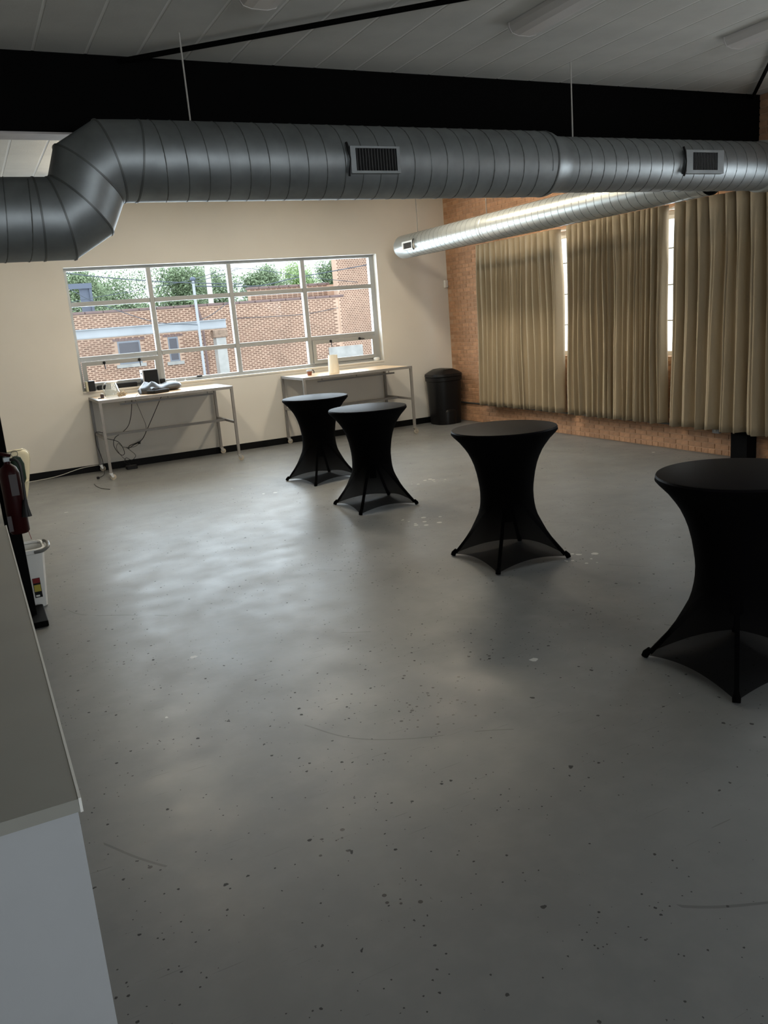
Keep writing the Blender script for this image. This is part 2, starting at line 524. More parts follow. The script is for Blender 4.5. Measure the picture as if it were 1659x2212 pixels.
# brick wall: mortar backing with openings behind the curtains, bricks proud of it
RW = [(9.15, 11.55), (6.95, 9.0), (3.4, 5.3)]          # window openings along y; the last is unseen, added for its light
RZ0, RZ1 = 1.2, 3.0
wallr = MB()
ys = [YR, 3.4, 5.3, 6.95, 9.0, 9.15, 11.55, YB]
for a, b in zip(ys, ys[1:]):
    if (a, b) in [(w[0], w[1]) for w in RW]:
        wallr.box(XR, XR + .34, a, b, 0, RZ0).box(XR, XR + .34, a, b, RZ1, ZC + .2)
    else:
        wallr.box(XR, XR + .34, a, b, 0, ZC + .2)
wall_right = part('wall_right', wallr, 'mortar')
tag(wall_right, 'orange brick side wall behind the curtains', 'wall', kind='structure')
variants = []
for k in range(5):
    b = MB()
    j = lambda s_: rnd.uniform(-s_, s_)
    L, Hh, dp = 0.1005, 0.0285, 0.007
    fr = [(-dp + j(.002), sy * (L - .004 + j(.002)), sz * (Hh - .003 + j(.0015))) for sy, sz in ((-1, -1), (1, -1), (1, 1), (-1, 1))]
    md = [(-dp * .4, sy * L, sz * Hh) for sy, sz in ((-1, -1), (1, -1), (1, 1), (-1, 1))]
    bk = [(.01, sy * L, sz * Hh) for sy, sz in ((-1, -1), (1, -1), (1, 1), (-1, 1))]
    b.loft([bk, md, fr])
    variants.append((b, mesh('brick', b, 'brick')))
spots = []
course, pitch = 0.0677, 0.211
row = 0
z = 0.034
while z < ZC - .03:
    header = row % 6 == 0
    pt = pitch / 2 if header else pitch
    y = 4.6 + (0 if row % 2 else pt / 2)
    while y < YB - pt / 2:
        ok = all(not (w0 - pt / 2 < y < w1 + pt / 2 and RZ0 - .02 < z < RZ1 + .02) for w0, w1 in RW)
        if ok:
            spots.append((y, z, 0.5 if header else 1.0))
        y += pt
    z += course
    row += 1


def brick_rank(s_):
    y, z, w = s_
    d = math.hypot(XR, y)
    vis = (z < .40 and y < 12.3) or (y > 12.0 and z < 3.2)
    return (0 if vis else 1, d + (0 if z < .4 else z * .2 + 2))


spots.sort(key=brick_rank)
rest = MB()
for i, (y, z, w) in enumerate(spots):
    v, me = variants[i % 5]
    if i < 300:
        o = link('brick', me, wall_right, (XR, y, z))
        o.scale = (1, w, 1)
    else:
        rest.add([(XR + p[0], y + p[1] * w, z + p[2]) for p in v.v], v.f)
part('brick_field', rest, 'brick', wall_right)['kind'] = 'stuff'

for i, (w0, w1) in enumerate(RW):
    win = thing('window_%d' % (i + 2), ['white framed side window behind the curtain nearest the corner', 'white framed side window behind the middle curtain', 'unseen side window added past the last curtain for fill light'][i], 'window', (XR + .12, (w0 + w1) / 2, RZ0), kind='structure')
    h2 = (w1 - w0) / 2
    HH = RZ1 - RZ0
    f = MB()
    for a, b in ((-h2, -h2 + .05), (h2 - .05, h2)):
        f.box(0, .08, a, b, 0, HH)
    f.box(0, .08, -h2 + .05, h2 - .05, 0, .06).box(0, .08, -h2 + .05, h2 - .05, HH - .1, HH)
    part('window_frame', f, 'white', win)
    for k in (1, 2, 3):
        part('muntin', MB().box(.02, .05, -h2 + .05, h2 - .05, HH * k / 4 - .008, HH * k / 4 + .008), 'alu', win)
    part('pane', MB().box(.03, .036, -h2 + .05, h2 - .05, .06, HH - .1), 'glass', win)

# ceiling of planks with caulked joints
ceil = part('ceiling', MB().box(XL - .3, XR + .3, YR - .3, YB + .3, ZC - .0075, ZC + .15), 'seam')
tag(ceil, 'dim plank ceiling with pale joints', 'ceiling', kind='structure')
pm = None
x = .82 - 13 * PL
pb = MB()
w = PL / 2 - .006
pb.loft([[(-w, YR, .01), (-w, YB, .01), (w, YB, .01), (w, YR, .01)], [(-w, YR, -.004), (-w, YB, -.004), (w, YB, -.004), (w, YR, -.004)],
         [(-w + .006, YR, -.010), (-w + .006, YB, -.010), (w - .006, YB, -.010), (w - .006, YR, -.010)]])
pm = mesh('plank', pb, 'ceiling')
while x < XR + .1:
    link('plank', pm, ceil, (x + PL / 2, 0, ZC))
    x += PL

# big black steel beam and its columns
bm = thing('ceiling_beam', 'deep black steel beam crossing the ceiling behind the large duct', 'beam', (0, 6.785, 3.447), kind='structure')
part('beam_web', MB().box(XL, XR, -.085, .085, .014, .553), 'black', bm)
part('beam_flange', MB().box(XL, XR, -.1, .1, 0, .014), 'flange', bm, label='pale grey underside of the beam')
cl = thing('steel_column', 'black steel column standing against the brick wall', 'column', (8.07, 6.745, 0), kind='structure')
part('column_shaft', MB().box(-.085, .075, -.115, .115, .012, 3.445), 'black', cl)
part('base_plate', MB().box(-.1, .085, -.14, .14, 0, .012), 'black', cl)
cl = thing('steel_post', 'slim black post carrying the fire extinguisher, on a footed base', 'post', (.126, 6.46, 0), kind='structure')
part('post_shaft', MB().bbox(-.052, .052, -.05, .05, .035, 3.98, .006), 'black', cl)
part('base_plate', MB().bbox(-.16, .112, -.25, .2, 0, .045, .008), 'black', cl)

# ------------------------------------------------------------------ back window
win = thing('window_1', 'wide aluminium framed window of twelve lights in the cream wall', 'window', (0, YB + .13, 0), kind='structure')
b = MB()
b.box(WX0, WX1, 0, .09, WZ1 - .045, WZ1).box(WX0, WX1, 0, .09, WZ0, WZ0 + .055)
b.box(WX0, WX0 + .05, 0, .09, WZ0 + .055, WZ1 - .045).box(WX1 - .085, WX1, 0, .09, WZ0 + .055, WZ1 - .045)
part('window_frame', b, 'alu', win)
MX = [2.83, 4.12, 5.40]
TZ = [1.715, 2.53]
for x in MX:
    part('mullion', MB().bbox(x - .037, x + .037, -.012, .09, WZ0 + .05, WZ1 - .04, .006), 'alu', win)
xs = [WX0 + .05] + MX + [WX1 - .085]
for z in TZ:
    for i in range(4):
        a, c = xs[i] + (.037 if i else 0), xs[i + 1] - (.037 if i < 3 else 0)
        part('transom', MB().bbox(a, c, -.006, .085, z - .034, z + .034, .005), 'alu', win)
zs = [WZ0 + .055] + TZ + [WZ1 - .045]
for j in range(3):
    for i in range(4):
        if j == 0 and i in (0, 3):
            continue
        a, c = xs[i] + (.037 if i else 0), xs[i + 1] - (.037 if i < 3 else 0)
        z0, z1 = zs[j] + (.034 if j else 0), zs[j + 1] - (.034 if j < 2 else 0)
        part('pane', MB().box(a, c, .045, .051, z0, z1), 'glass', win)
for i in (0, 3):
    a, c = xs[i] + (.04 if i else .006), xs[i + 1] - (.04 if i < 3 else .006)
    h = TZ[0] - .036 - (WZ0 + .057)
    sb = MB()
    t = .062
    sb.box(a, c, -.03, .02, 0, t).box(a, c, -.03, .02, h - t, h).box(a, a + t, -.03, .02, t, h - t).box(c - t, c, -.03, .02, t, h - t)
    sash = part('sash', sb, 'alu', win, loc=(0, .0, WZ0 + .057), rot=(R(7) if i == 0 else 0, 0, 0))
    part('pane', MB().box(a + t, c - t, -.008, -.002, t, h - t), 'glass', sash)
    for fx in (.28, .74):
        hx = a + (c - a) * fx
        hb = MB().lathe([(.022, 0), (.022, .016), (.012, .024)], 12)
        hb.v = [(hx + p[0], -.03 - p[2], h - t / 2 + p[1]) for p in hb.v]
        hb.bar((hx, -.055, h - t / 2 + .004), (hx + (.008 if (i == 0 or fx < .5) else .085), -.058, h - t / 2 - (.095 if (i == 0 or fx < .5) else .01)), .013)
        part('sash_handle', hb, 'blackpl', sash, label='black sash handle')
# sill board
tag(part('trim_1', MB().bbox(WX0 - .0, WX1, YB - .012, YB + .13, WZ0 - .025, WZ0 + .004, .004), 'wall'), 'cream sill board under the wide window', 'window sill', kind='structure')

# ------------------------------------------------------------------ ducts
RD, RS = 0.262, 0.226
DY = 6.100


def ring_tb(T, B, r_, n=40):
    T, B = Vector(T), Vector(B)
    mid, half = (T + B) / 2, (T - B) / 2
    return [(mid.x + half.x * cos(2 * pi * j / n), r_ * sin(2 * pi * j / n), mid.y + half.y * cos(2 * pi * j / n)) for j in range(n)]


def shell(rings, t=0.0):
    return MB().loft(rings, caps=False)


def lip(T, B, r_, g=.004):
    T, B = Vector(T), Vector(B)
    h = (T - B).normalized() * g
    d = Vector((h.y, -h.x)).normalized() * .006
    T, B = T + h, B - h
    return MB().loft([ring_tb(T - d - h, B - d + h, r_), ring_tb(T - d, B - d, r_ + g), ring_tb(T + d, B + d, r_ + g), ring_tb(T + d - h, B + d + h, r_)], caps=False)


def helix(x0, x1, zc, r_, pitch_, tw, axis='x', n=26, hand=1, phase=0):
    pts = []
    k = int((x1 - x0) / pitch_ * n)
    for i in range(k + 1):
        a = 2 * pi * i / n * hand + phase
        x = x0 + (x1 - x0) * i / k
        if axis == 'x':
            pts.append((x, r_ * sin(a), zc + r_ * cos(a)))
        else:
            pts.append((r_ * sin(a), x, zc + r_ * cos(a)))
    return MB().tube(pts, tw, 5)


duct = thing('main_duct', 'large dark spiral duct with a stepped offset, across the room below the beam', 'duct', (0, DY, 0))
J = [((-3.55, 3.055), (-3.55, 2.531)), ((.615, 3.055), (.615, 2.531)), ((.70, 3.055), (.812, 2.531)), ((.715, 3.060), (1.075, 2.686)),
     ((.78, 3.250), (1.175, 2.885)), ((1.05, 3.412), (1.195, 2.893)), ((1.34, 3.418), (1.270, 2.894)), ((4.70, 3.418), (4.70, 2.894))]
for i in range(7):
    part('duct_section' if i in (0, 6) else 'elbow_gore', shell([ring_tb(*J[i], RD), ring_tb(*J[i + 1], RD)]), 'metal', duct, True)
for i in range(1, 7):
    part('joint_ring', lip(*J[i], RD), 'metal_dark', duct, True, label='dark crimped joint between duct sections')
part('seam', helix(-3.5, .58, 2.793, RD, .146, .0042), 'metal_dark', duct, True, label='spiral lock seam darkened for its ridge shadow')
part('seam', helix(1.40, 4.66, 3.156, RD, .146, .0042, hand=-1), 'metal_dark', duct, True, label='spiral lock seam darkened for its ridge shadow')
part('reducer', shell([ring_tb((4.70, 3.418), (4.70, 2.894), RD), ring_tb((4.76, 3.414), (4.76, 2.896), RD), ring_tb((4.84, 3.382), (4.84, 2.926), RS + .003), ring_tb((4.90, 3.380), (4.90, 2.927), RS + .002)]), 'metal', duct, True, ang=60)
part('joint_ring', lip((4.72, 3.418), (4.72, 2.894), RD), 'metal_dark', duct, True)
part('duct_section', shell([ring_tb((4.86, 3.379), (4.86, 2.927), RS), ring_tb((7.66, 3.379), (7.66, 2.927), RS)]), 'metal', duct, True)
part('seam', helix(4.93, 7.40, 3.153, RS, .135, .0036, hand=-1), 'metal_dark', duct, True, label='spiral lock seam darkened for its ridge shadow')
part('collar', MB().loft([ring_tb((7.42, 3.379), (7.42, 2.927), RS), ring_tb((7.43, 3.395), (7.43, 2.911), RS + .016), ring_tb((7.56, 3.395), (7.56, 2.911), RS + .016), ring_tb((7.57, 3.379), (7.57, 2.927), RS)], caps=False), 'metal_new', duct, True)
part('end_cap', MB().loft([ring_tb((7.655, 3.382), (7.655, 2.924), RS + .003), ring_tb((7.68, 3.382), (7.68, 2.924), RS + .003), ring_tb((7.685, 3.16), (7.685, 3.146), .006)]), 'metal_new', duct, True)
for x, zt, zb in ((1.712, 3.98, 3.418), (5.08, 3.98, 3.379)):
    part('hanger_rod', MB().tube([(x, 0, zb - .004), (x - .004, 0, zt)], .006, 8), 'pvc', duct)


def grille(parent, x0, x1, z0, z1, gx0, gx1, gz0, gz1, yf, nsl, side=1, fr_m='metal'):
    """register plate proud of the duct face, with blades over a dark throat and a damper lever"""
    b = MB()
    yb = yf + .09
    for a, c, e, g in ((x0, gx0, z0, z1), (gx1, x1, z0, z1), (gx0, gx1, z0, gz0), (gx0, gx1, gz1, z1)):
        b.box(a, c, yf, yb, e, g)
    gr = part('register_plate', b, fr_m, parent)
    part('throat', MB().box(gx0, gx1, yf + .016, yb - .002, gz0, gz1), 'dark_in', gr)
    for k in range(nsl):
        x = gx0 + (gx1 - gx0) * (k + .5) / nsl
        part('slat', MB().bar((x, yf + .010, gz0), (x, yf + .010, gz1), .004, .010, (0, 1, 0)), 'blade', gr)
    h = (z1 - z0)
    e = x0 if side > 0 else x1
    part('damper_lever', MB().tube([(e + dx * side, yf + dy, zz) for dx, dy, zz in ((-.022, .012, z1 + h * .13), (-.018, -.004, z1 - h * .1), (-.008, -.01, (z0 + z1) / 2), (-.014, -.004, z0 + h * .1), (-.016, .012, z0 - h * .10))], [.010, .011, .005, .010, .010], 8), 'blackpl', gr, True)
    return gr


grille(duct, 2.79, 3.20, 3.035, 3.222, 2.832, 3.172, 3.052, 3.208, -RD - .020, 14)
grille(duct, 6.175, 6.655, 3.043, 3.245, 6.26, 6.575, 3.073, 3.225, -RS - .020, 16)

R2, X2, Z2 = 0.185, 6.995, 3.102
d2 = thing('branch_duct', 'bright slim spiral duct running along the brick wall to a capped end', 'duct', (X2, 0, 0))
ry = lambda y, r_, n=36: [(r_ * sin(2 * pi * j / n), y, Z2 + r_ * cos(2 * pi * j / n)) for j in range(n)]
part('duct_section', MB().loft([ry(DY + .215, R2), ry(12.50, R2)], caps=False), 'metal_new', d2, True)
part('end_cap', MB().loft([ry(12.44, R2 + .002), ry(12.82, R2 + .002), ry(12.85, R2 - .008), ry(12.855, .01)]), 'metal_new', d2, True)
part('seam', helix(DY + .2, 12.42, Z2, R2, .131, .0028, axis='y', hand=1), 'metal_dark', d2, True, label='spiral lock seam darkened for its ridge shadow')
part('joint_ring', MB().loft([ry(10.25, R2), ry(10.255, R2 + .005), ry(10.275, R2 + .005), ry(10.28, R2)], caps=False), 'metal_new', d2, True)
for y in (12.30, 10.3):
    part('hanger_rod', MB().tube([(0, y, Z2 + R2 - .003), (0, y, 3.985)], .005, 8), 'metal_dark', d2)
g = grille(d2, 0, .36, -.07, .07, .04, .32, -.045, .045, 0, 10, side=-1, fr_m='white')
g.location = (-.204, 12.50, Z2 - .02)
g.rotation_euler = (0, R(0), R(-90))

for pts, lab in (([(1.40, 6.70), (3.9, 4.47)], 'black diagonal brace rod under the ceiling rising from the beam above the duct elbow'), ([(8.02, 6.69), (5.9, 4.55)], 'black diagonal brace rod under the ceiling near the brick wall')):
    tag(part('brace_rod', MB().tube([(pts[0][0], pts[0][1], ZC - .045), (pts[1][0], pts[1][1], ZC - .045)], .018, 10), 'black', None, True), lab, 'brace rod', 'ceiling brace rods')

LAB = ['unlit ceiling light fitting at the left, above the brace rod', 'unlit ceiling light fitting in the middle of the ceiling', 'unlit ceiling light fitting at the right edge']
for i, (x, ye) in enumerate(((2.03, 5.38), (4.08, 5.43), (6.12, 5.30))):
    t = thing('ceiling_light', LAB[i], 'ceiling light', (x, ye - .62, ZC - .012), group='ceiling light fittings')
    pf = [(-.13, 0), (-.13, -.03), (-.105, -.066), (-.05, -.08), (.05, -.08), (.105, -.066), (.13, -.03), (.13, 0)]
    part('diffuser', MB().loft([[(a, -.6, c) for a, c in pf], [(a, .6, c) for a, c in pf]]), 'lens', t)
    for s_ in (-1, 1):
        part('end_plate', MB().loft([[(a * 1.03, s_ * .6, c * 1.03) for a, c in pf], [(a * 1.03, s_ * .615, c * 1.03) for a, c in pf]]), 'lens', t)

M['lit'] = mat('lit_diffuser', (0.8, 0.75, 0.65), 0.4)
M['lit'].node_tree.nodes['Principled BSDF'].inputs['Emission Color'].default_value = (1.0, 0.86, 0.66, 1)
M['lit'].node_tree.nodes['Principled BSDF'].inputs['Emission Strength'].default_value = 33.0
for i, x in enumerate((1.7, 3.9, 6.0)):
    t = thing('ceiling_light', ['lit ceiling light fitting behind the beam above the left bench', 'lit ceiling light fitting behind the beam in the middle', 'lit ceiling light fitting behind the beam by the brick wall'][i], 'ceiling light', (x, 9.95, ZC - .012), group='lit ceiling light fittings')
    part('diffuser', MB().loft([[(a, -1.2, c) for a, c in pf], [(a, 1.2, c) for a, c in pf]]), 'lit', t)
    for s_ in (-1, 1):
        part('end_plate', MB().loft([[(a * 1.03, s_ * 1.2, c * 1.03) for a, c in pf], [(a * 1.03, s_ * 1.215, c * 1.03) for a, c in pf]]), 'white', t)

# ------------------------------------------------------------------ counter at the left
ct = thing('counter', 'grey topped service counter with a pale front at the lower left', 'counter', (0, 1.73, 0))
part('front_panel', MB().box(-.95, .056, .004, .05, 0, 1.018), 'white_paint', ct)
part('carcass', MB().box(-.94, .046, .052, 3.08, 0, 1.016), 'white_paint', ct)
part('worktop', MB().box(-.97, .060, 0, 3.14, 1.02, 1.05), 'counter', ct)
part('edge_strip', MB().box(.0605, .0665, 0, 3.14, 1.018, 1.0515), 'edge', ct, label='thin white edging of the counter top')

# ------------------------------------------------------------------ cocktail tables
PROF = [(1.066, .415), (1.04, .421), (1.02, .404), (.973, .358), (.92, .318), (.883, .294), (.83, .269), (.781, .251), (.71, .233), (.65, .223), (.60, .216), (.555, .213), (.50, .215), (.46, .220), (.41, .230),
        (.362, .245), (.30, .276), (.232, .312), (.17, .353), (.11, .397), (.06, .437), (.03, .462), (.012, .478)]


def table_cover():
    n = 96
    rings = []
    for z, rc in PROF:
        k = max(0.0, min(1.0, (.52 - z) / .46))
        k2 = k ** 1.15
        ring = []
        for j in range(n):
            a = 2 * pi * j / n
            q = (a % (pi / 2)) - pi / 4                      # 0 at the middle of a side, corners at +-45 deg
            chord = rc * cos(pi / 4) / cos(q)
            arch = 1 - math.tan(q) ** 2                      # 0 at the feet, 1 mid-side
            pulled = chord * (1 - .055 * k * arch)
            rr = rc * (1 - k2) + pulled * k2
            lift = .042 * arch * max(0.0, min(1.0, (.22 - z) / .20))
            ring.append((rr * cos(a), rr * sin(a), z + lift))
        rings.append(ring)
    return MB().loft(rings, caps=False)


def make_table(label):
    t = thing('cocktail_table', label, 'table', group='black covered cocktail tables')
    part('stretch_cover', table_cover(), 'spandex', t, True, ang=60)
    part('tabletop', MB().lathe([(.30, 1.045), (.414, 1.047), (.419, 1.058), (.414, 1.068), (.40, 1.0705)], 64), 'spandex_top', t, True, label='taut black cloth top')
    part('pedestal', MB().lathe([(.035, .30), (.035, 1.045)], 16), 'spandex_leg', t, True)
    for k in range(4):
        a = k * pi / 2
        c, s_ = cos(a), sin(a)
        part('leg', MB().bar((.05 * c, .05 * s_, .52), (.448 * c, .448 * s_, .03), .024), 'spandex_leg', t)
        part('foot', MB().tube([(.448 * c, .448 * s_, .052), (.470 * c, .470 * s_, .024), (.478 * c, .478 * s_, .004)], [.013, .021, .020], 10), 'spandex_leg', t, True)
    return t


TL = ['farthest black covered cocktail table, in front of the wheeled benches', 'black covered cocktail table second from the window wall, overlapping the farthest one',
      'black covered cocktail table standing alone mid-floor, facing the curtains', 'nearest black covered cocktail table, cut off by the right edge']
TP = [(3.935, 9.849, 2.559), (3.769, 7.963, 2.352), (3.729, 5.392, 2.340), (3.481, 2.929, 2.284)]
t0 = make_table(TL[0])
for i, (x, y, a) in enumerate(TP):
    if i == 0:
        t0.location, t0.rotation_euler = (x, y, 0), (0, 0, a)
    else:
        dup(t0, (x, y, 0), a, TL[i])

# ------------------------------------------------------------------ wheeled benches
BZ = 1.15


def make_bench(label):
    """origin at the floor below the front left corner; 1.97 long, 1.02 deep"""
    L, D = 1.97, 1.03
    t = thing('work_bench', label, 'bench', group='wheeled steel work benches')
    part('bench_top', MB().box(.035, L - .035, .035, D - .035, BZ - .03, BZ - .001), 'wood', t, label='light wood bench top')
    f = MB()
    f.box(0, L, 0, .035, BZ - .04, BZ).box(0, L, D - .035, D, BZ - .04, BZ).box(0, .035, .035, D - .035, BZ - .04, BZ).box(L - .035, L, .035, D - .035, BZ - .04, BZ)
    part('top_frame', f, 'bench', t)
    for sx in (0, 1):
        for sy in (0, 1):
            x, y = (.02 if sx == 0 else L - .02), (.02 if sy == 0 else D - .02)
            part('leg', MB().bar((x, y, .105), (x, y, BZ - .04), .038, .038, (0, 1, 0)), 'bench', t)
            c = MB().box(x - .03, x + .03, y - .03, y + .03, .098, .105)
            for s_ in (-1, 1):
                c.bar((x, y + s_ * .018, .1), (x + .025, y + s_ * .018, .042), .004, .035, (1, 0, 0))
            k = part('caster', c, 'chrome', t)
            w_ = MB().lathe([(.03, -.012), (.042, -.009), (.042, .009), (.03, .012)], 18)
            w_.v = [(x + .025 + p[0], y + p[2], .042 + p[1]) for p in w_.v]
            part('wheel', w_, 'tyre', k, True)
        x = .02 if sx == 0 else L - .02
        part('side_rail', MB().bar((x, .03, .60), (x, D - .03, .60), .034, .034), 'bench', t)
    part('long_rail', MB().bar((.03, D * .52, .60), (L - .03, D * .52, .60), .036, .036), 'bench', t)
    part('hanging_rail', MB().bar((.32, .19, 1.055), (1.72, .19, 1.055), .026, .026), 'bench', t)
    for x in (.40, 1.02, 1.62):
        part('rail_tab', MB().box(x - .006, x + .006, .186, .194, 1.068, BZ - .03), 'bench', t)
    return t


b0 = make_bench('wheeled grey bench holding the pitcher and the mannequin torso')
b0.location = (1.63, 12.30, 0)
dup(b0, (4.745, 12.30, 0), 0, 'wheeled grey bench holding the white paper cone, beside the black bin')

# things on the left bench
g = thing('glass_pitcher', 'clear glass pitcher with a loop handle on the left bench', 'pitcher', (1.915, 12.80, BZ))
prof = [(.095, .002), (.115, .02), (.118, .05), (.105, .10), (.082, .16), (.066, .205)]
part('pitcher_body', MB().lathe(prof + [(r_ - .004, z) for r_, z in reversed(prof[1:])], 28, caps=False), 'clear', g, True)
part('rim', MB().lathe([(.066, .203), (.073, .206), (.074, .222), (.066, .224), (.062, .214)], 28, caps=False), 'white', g, True, label='frosted white rim')
part('handle', MB().tube(spline([(-.062, 0, .205), (-.105, 0, .200), (-.128, 0, .155), (-.118, 0, .10), (-.098, 0, .085)], 6), .009, 8), 'clear', g, True)
part('spout', MB().loft([[(.06, -.03, .20), (.06, .03, .20), (.06, .03, .222), (.06, -.03, .222)], [(.096, -.008, .214), (.096, .008, .214), (.096, .008, .226), (.096, -.008, .226)]]), 'white', g)
rf = MB()
for k in range(110):
    a, e, q = rnd.uniform(0, 2 * pi), rnd.uniform(.1, 1.3), rnd.uniform(.4, 1)
    c = Vector((rnd.uniform(-.05, .05), rnd.uniform(-.025, .025), rnd.uniform(.012, .045)))
    v = Vector((cos(a) * cos(e), sin(a) * cos(e), sin(e))) * .075 * q
    m2 = c + v * .6 + Vector((rnd.uniform(-.02, .02), rnd.uniform(-.02, .02), .01))
    e_ = c + v
    e_.z = max(.004, e_.z)
    rf.tube([c, m2, e_], [.004, .0035, .002], 5)
tag(part('raffia_bundle', rf, 'raffia', None, True, (2.00, 12.52, BZ)), 'crumpled beige raffia bundle in front of the glass pitcher', 'raffia')
g = thing('brown_bottle', 'small dark brown bottle with a white cap, left of the glass pitcher', 'bottle', (1.765, 12.82, BZ))
part('bottle_body', MB().bbox(-.024, .024, -.02, .02, 0, .055, .008), 'brownbox', g)
part('cap', MB().lathe([(.019, .0545), (.019, .07), (.017, .072)], 16), 'white', g, True, label='white cap')
tag(part('black_clip', MB().bbox(-.025, .025, -.008, .008, 0, .012, .003), 'blackpl', None, False, (1.715, 12.72, BZ)), 'tiny black clip lying at the left end of the bench', 'clip')

# mannequin torso on its back: cross sections along x (chest left, hips right)
mq = MB()
S = [(-.30, .07, .05, .055), (-.27, .115, .075, .07), (-.22, .165, .092, .085), (-.16, .185, .098, .095), (-.10, .175, .098, .10), (-.04, .150, .094, .095), (.03, .125, .086, .085), (.10, .122, .082, .085),
     (.17, .140, .088, .092), (.24, .160, .097, .10), (.31, .165, .100, .105), (.36, .150, .090, .095), (.395, .105, .062, .07), (.405, .05, .03, .045)]
rings = []
for x, hw, hh, zc in S:
    ring = []
    for j in range(28):
        a = 2 * pi * j / 28
        y, z = hw * cos(a), hh * sin(a)
        if z > 0:
            for by in (-.075, .085):
                d = math.hypot((x + .14) / .055, (y - by) / .055)
                z += .085 * math.exp(-d * d)
        ring.append((x, y, max(.003, (zc + z - .008) * .70)))
    rings.append(ring)
mq.loft(rings)
g = thing('mannequin_torso', 'glossy grey female mannequin torso lying on its back on the left bench', 'mannequin', (2.58, 12.84, BZ), R(30))
part('torso', mq, 'mann', g, True, ang=80)
arm = MB().tube([(-.20, -.11, .058), (-.225, -.17, .052), (-.24, -.20, .047)], [.045, .042, .038], 16)
part('shoulder_stub', arm, 'mann', g, True, label='cut-off shoulder end')
part('stand_plate', MB().bbox(-.30, .0, -.27, -.09, 0, .05, .012), 'blackpl', g, label='black base plate beside the torso')
g = thing('hand_mirror', 'black oval hand mirror leaning on the mannequin at the bench front', 'mirror', (2.235, 12.42, BZ), R(25))
ov = lambda y, s_: [(.035 * s_ * cos(2 * pi * j / 20), y, .085 + .055 * s_ * sin(2 * pi * j / 20)) for j in range(20)]
part('mirror_head', MB().loft([ov(-.006, .9), ov(-.004, 1), ov(.004, 1), ov(.006, .9)]), 'mann', g, True, rot=(R(-35), R(38), 0))
part('mirror_handle', MB().tube([(-.02, .0, .045), (-.075, -.02, .012)], [.008, .007], 8), 'white', g, True, label='pale handle')

g = thing('desk_speaker', 'black cube speaker with a silver face on the window sill behind the mannequin', 'speaker', (2.585, 13.345, BZ), R(0))
part('cabinet', MB().bbox(-.095, .125, -.085, .10, .0, .325, .006), 'blackpl', g)
fb = MB().box(-.115, -.0955, -.087, .105, 0, .327)
f_ = part('speaker_face', fb, 'speaker_grey', g)
pr = MB().lathe([(.052, 0), (.060, .004), (.060, .008), (.04, .008)], 24)
pr.v = [(-.1155 - p[2] * .7, .0 + p[0] , .12 + p[1] * 1.15) for p in pr.v]
part('bass_port', pr, 'dark_in', f_, True)
part('slot', MB().box(-.1175, -.1152, -.05, .04, .262, .284), 'dark_in', f_)
part('trim_band', MB().box(-.0955, .127, -.088, -.0855, .318, .328), 'speaker_grey', g)
g = thing('sill_speaker', 'small black speaker with a cream side at the left end of the window sill', 'speaker', (1.665, 13.36, WZ0 + .005))
part('cabinet', MB().bbox(-.01, .09, -.06, .07, 0, .155, .006), 'blackpl', g)
part('side_panel', MB().bbox(-.045, -.0105, -.06, .07, 0, .15, .005), 'cream', g, label='cream side')
tag(part('draught_strip', MB().bbox(1.80, 2.40, 13.40, 13.46, WZ0 + .005, WZ0 + .075, .01), 'blackpl'), 'long black foam strip under the open sash', 'foam strip')
tag(part('black_adapter', MB().bbox(2.755, 2.835, 13.37, 13.42, WZ0 + .005, WZ0 + .08, .008), 'blackpl'), 'small black box on the sill right of the cube speaker', 'adapter')
g = tag(part('window_clamp', MB().bbox(3.36, 3.45, 13.43, 13.47, WZ0 + .045, WZ0 + .07, .006), 'blackpl'), 'black catch on the bottom rail of the wide window', 'catch')
for x in (3.0, 3.16):
    t = tag(part('sill_peg', MB().lathe([(.022, 0), (.022, .008), (.007, .012), (.007, .04)], 12), 'white', None, True, (x, 13.42, WZ0 + .005)), 'tiny white peg on the window sill beside the catch' if x < 3.1 else 'tiny white peg nearest the black catch on the sill', 'peg', 'white sill pegs')
tag(part('alarm_sensor', MB().lathe([(.05, 0), (.058, .012), (.058, .035), (.05, .05), (.03, .056)], 24), 'white', None, True, (6.625, 13.44, WZ0 + .006)), 'round white sensor at the right end of the window sill', 'sensor')

# things on the right bench
g = thing('copper_mug', 'small copper brown mug with a dark handle on the right bench', 'mug', (5.055, 12.78, BZ))
part('mug_body', MB().lathe([(.034, 0), (.042, .045), (.044, .06)], 24, caps=True), 'copper', g, True)
part('rim_band', MB().lathe([(.0445, .06), (.048, .063), (.048, .083), (.040, .085)], 24), 'speaker_grey', g, True, label='pale rim band')
part('handle', MB().tube(spline([(.045, 0, .078), (.068, 0, .075), (.082, 0, .045), (.072, 0, .028)], 5), .007, 8), 'blackpl', g, True, label='dark handle')
g = thing('paper_cone', 'tall warm white paper cylinder standing on the right bench', 'paper roll', (5.425, 12.62, BZ))
part('paper_sheet', MB().lathe([(.092, 0), (.086, .12), (.076, .297), (.073, .297), (.083, .12), (.089, 0)], 40, caps=False), 'paper', g, True)
part('overlap_flap', MB().loft([[(.095 * cos(a), .095 * sin(a), 0), (.079 * cos(a + .25), .079 * sin(a + .25), .27 * k)] for a, k in ((-2.0, 1), (-1.85, .7), (-1.7, .1))], caps=False, closed=False), 'paper', g)

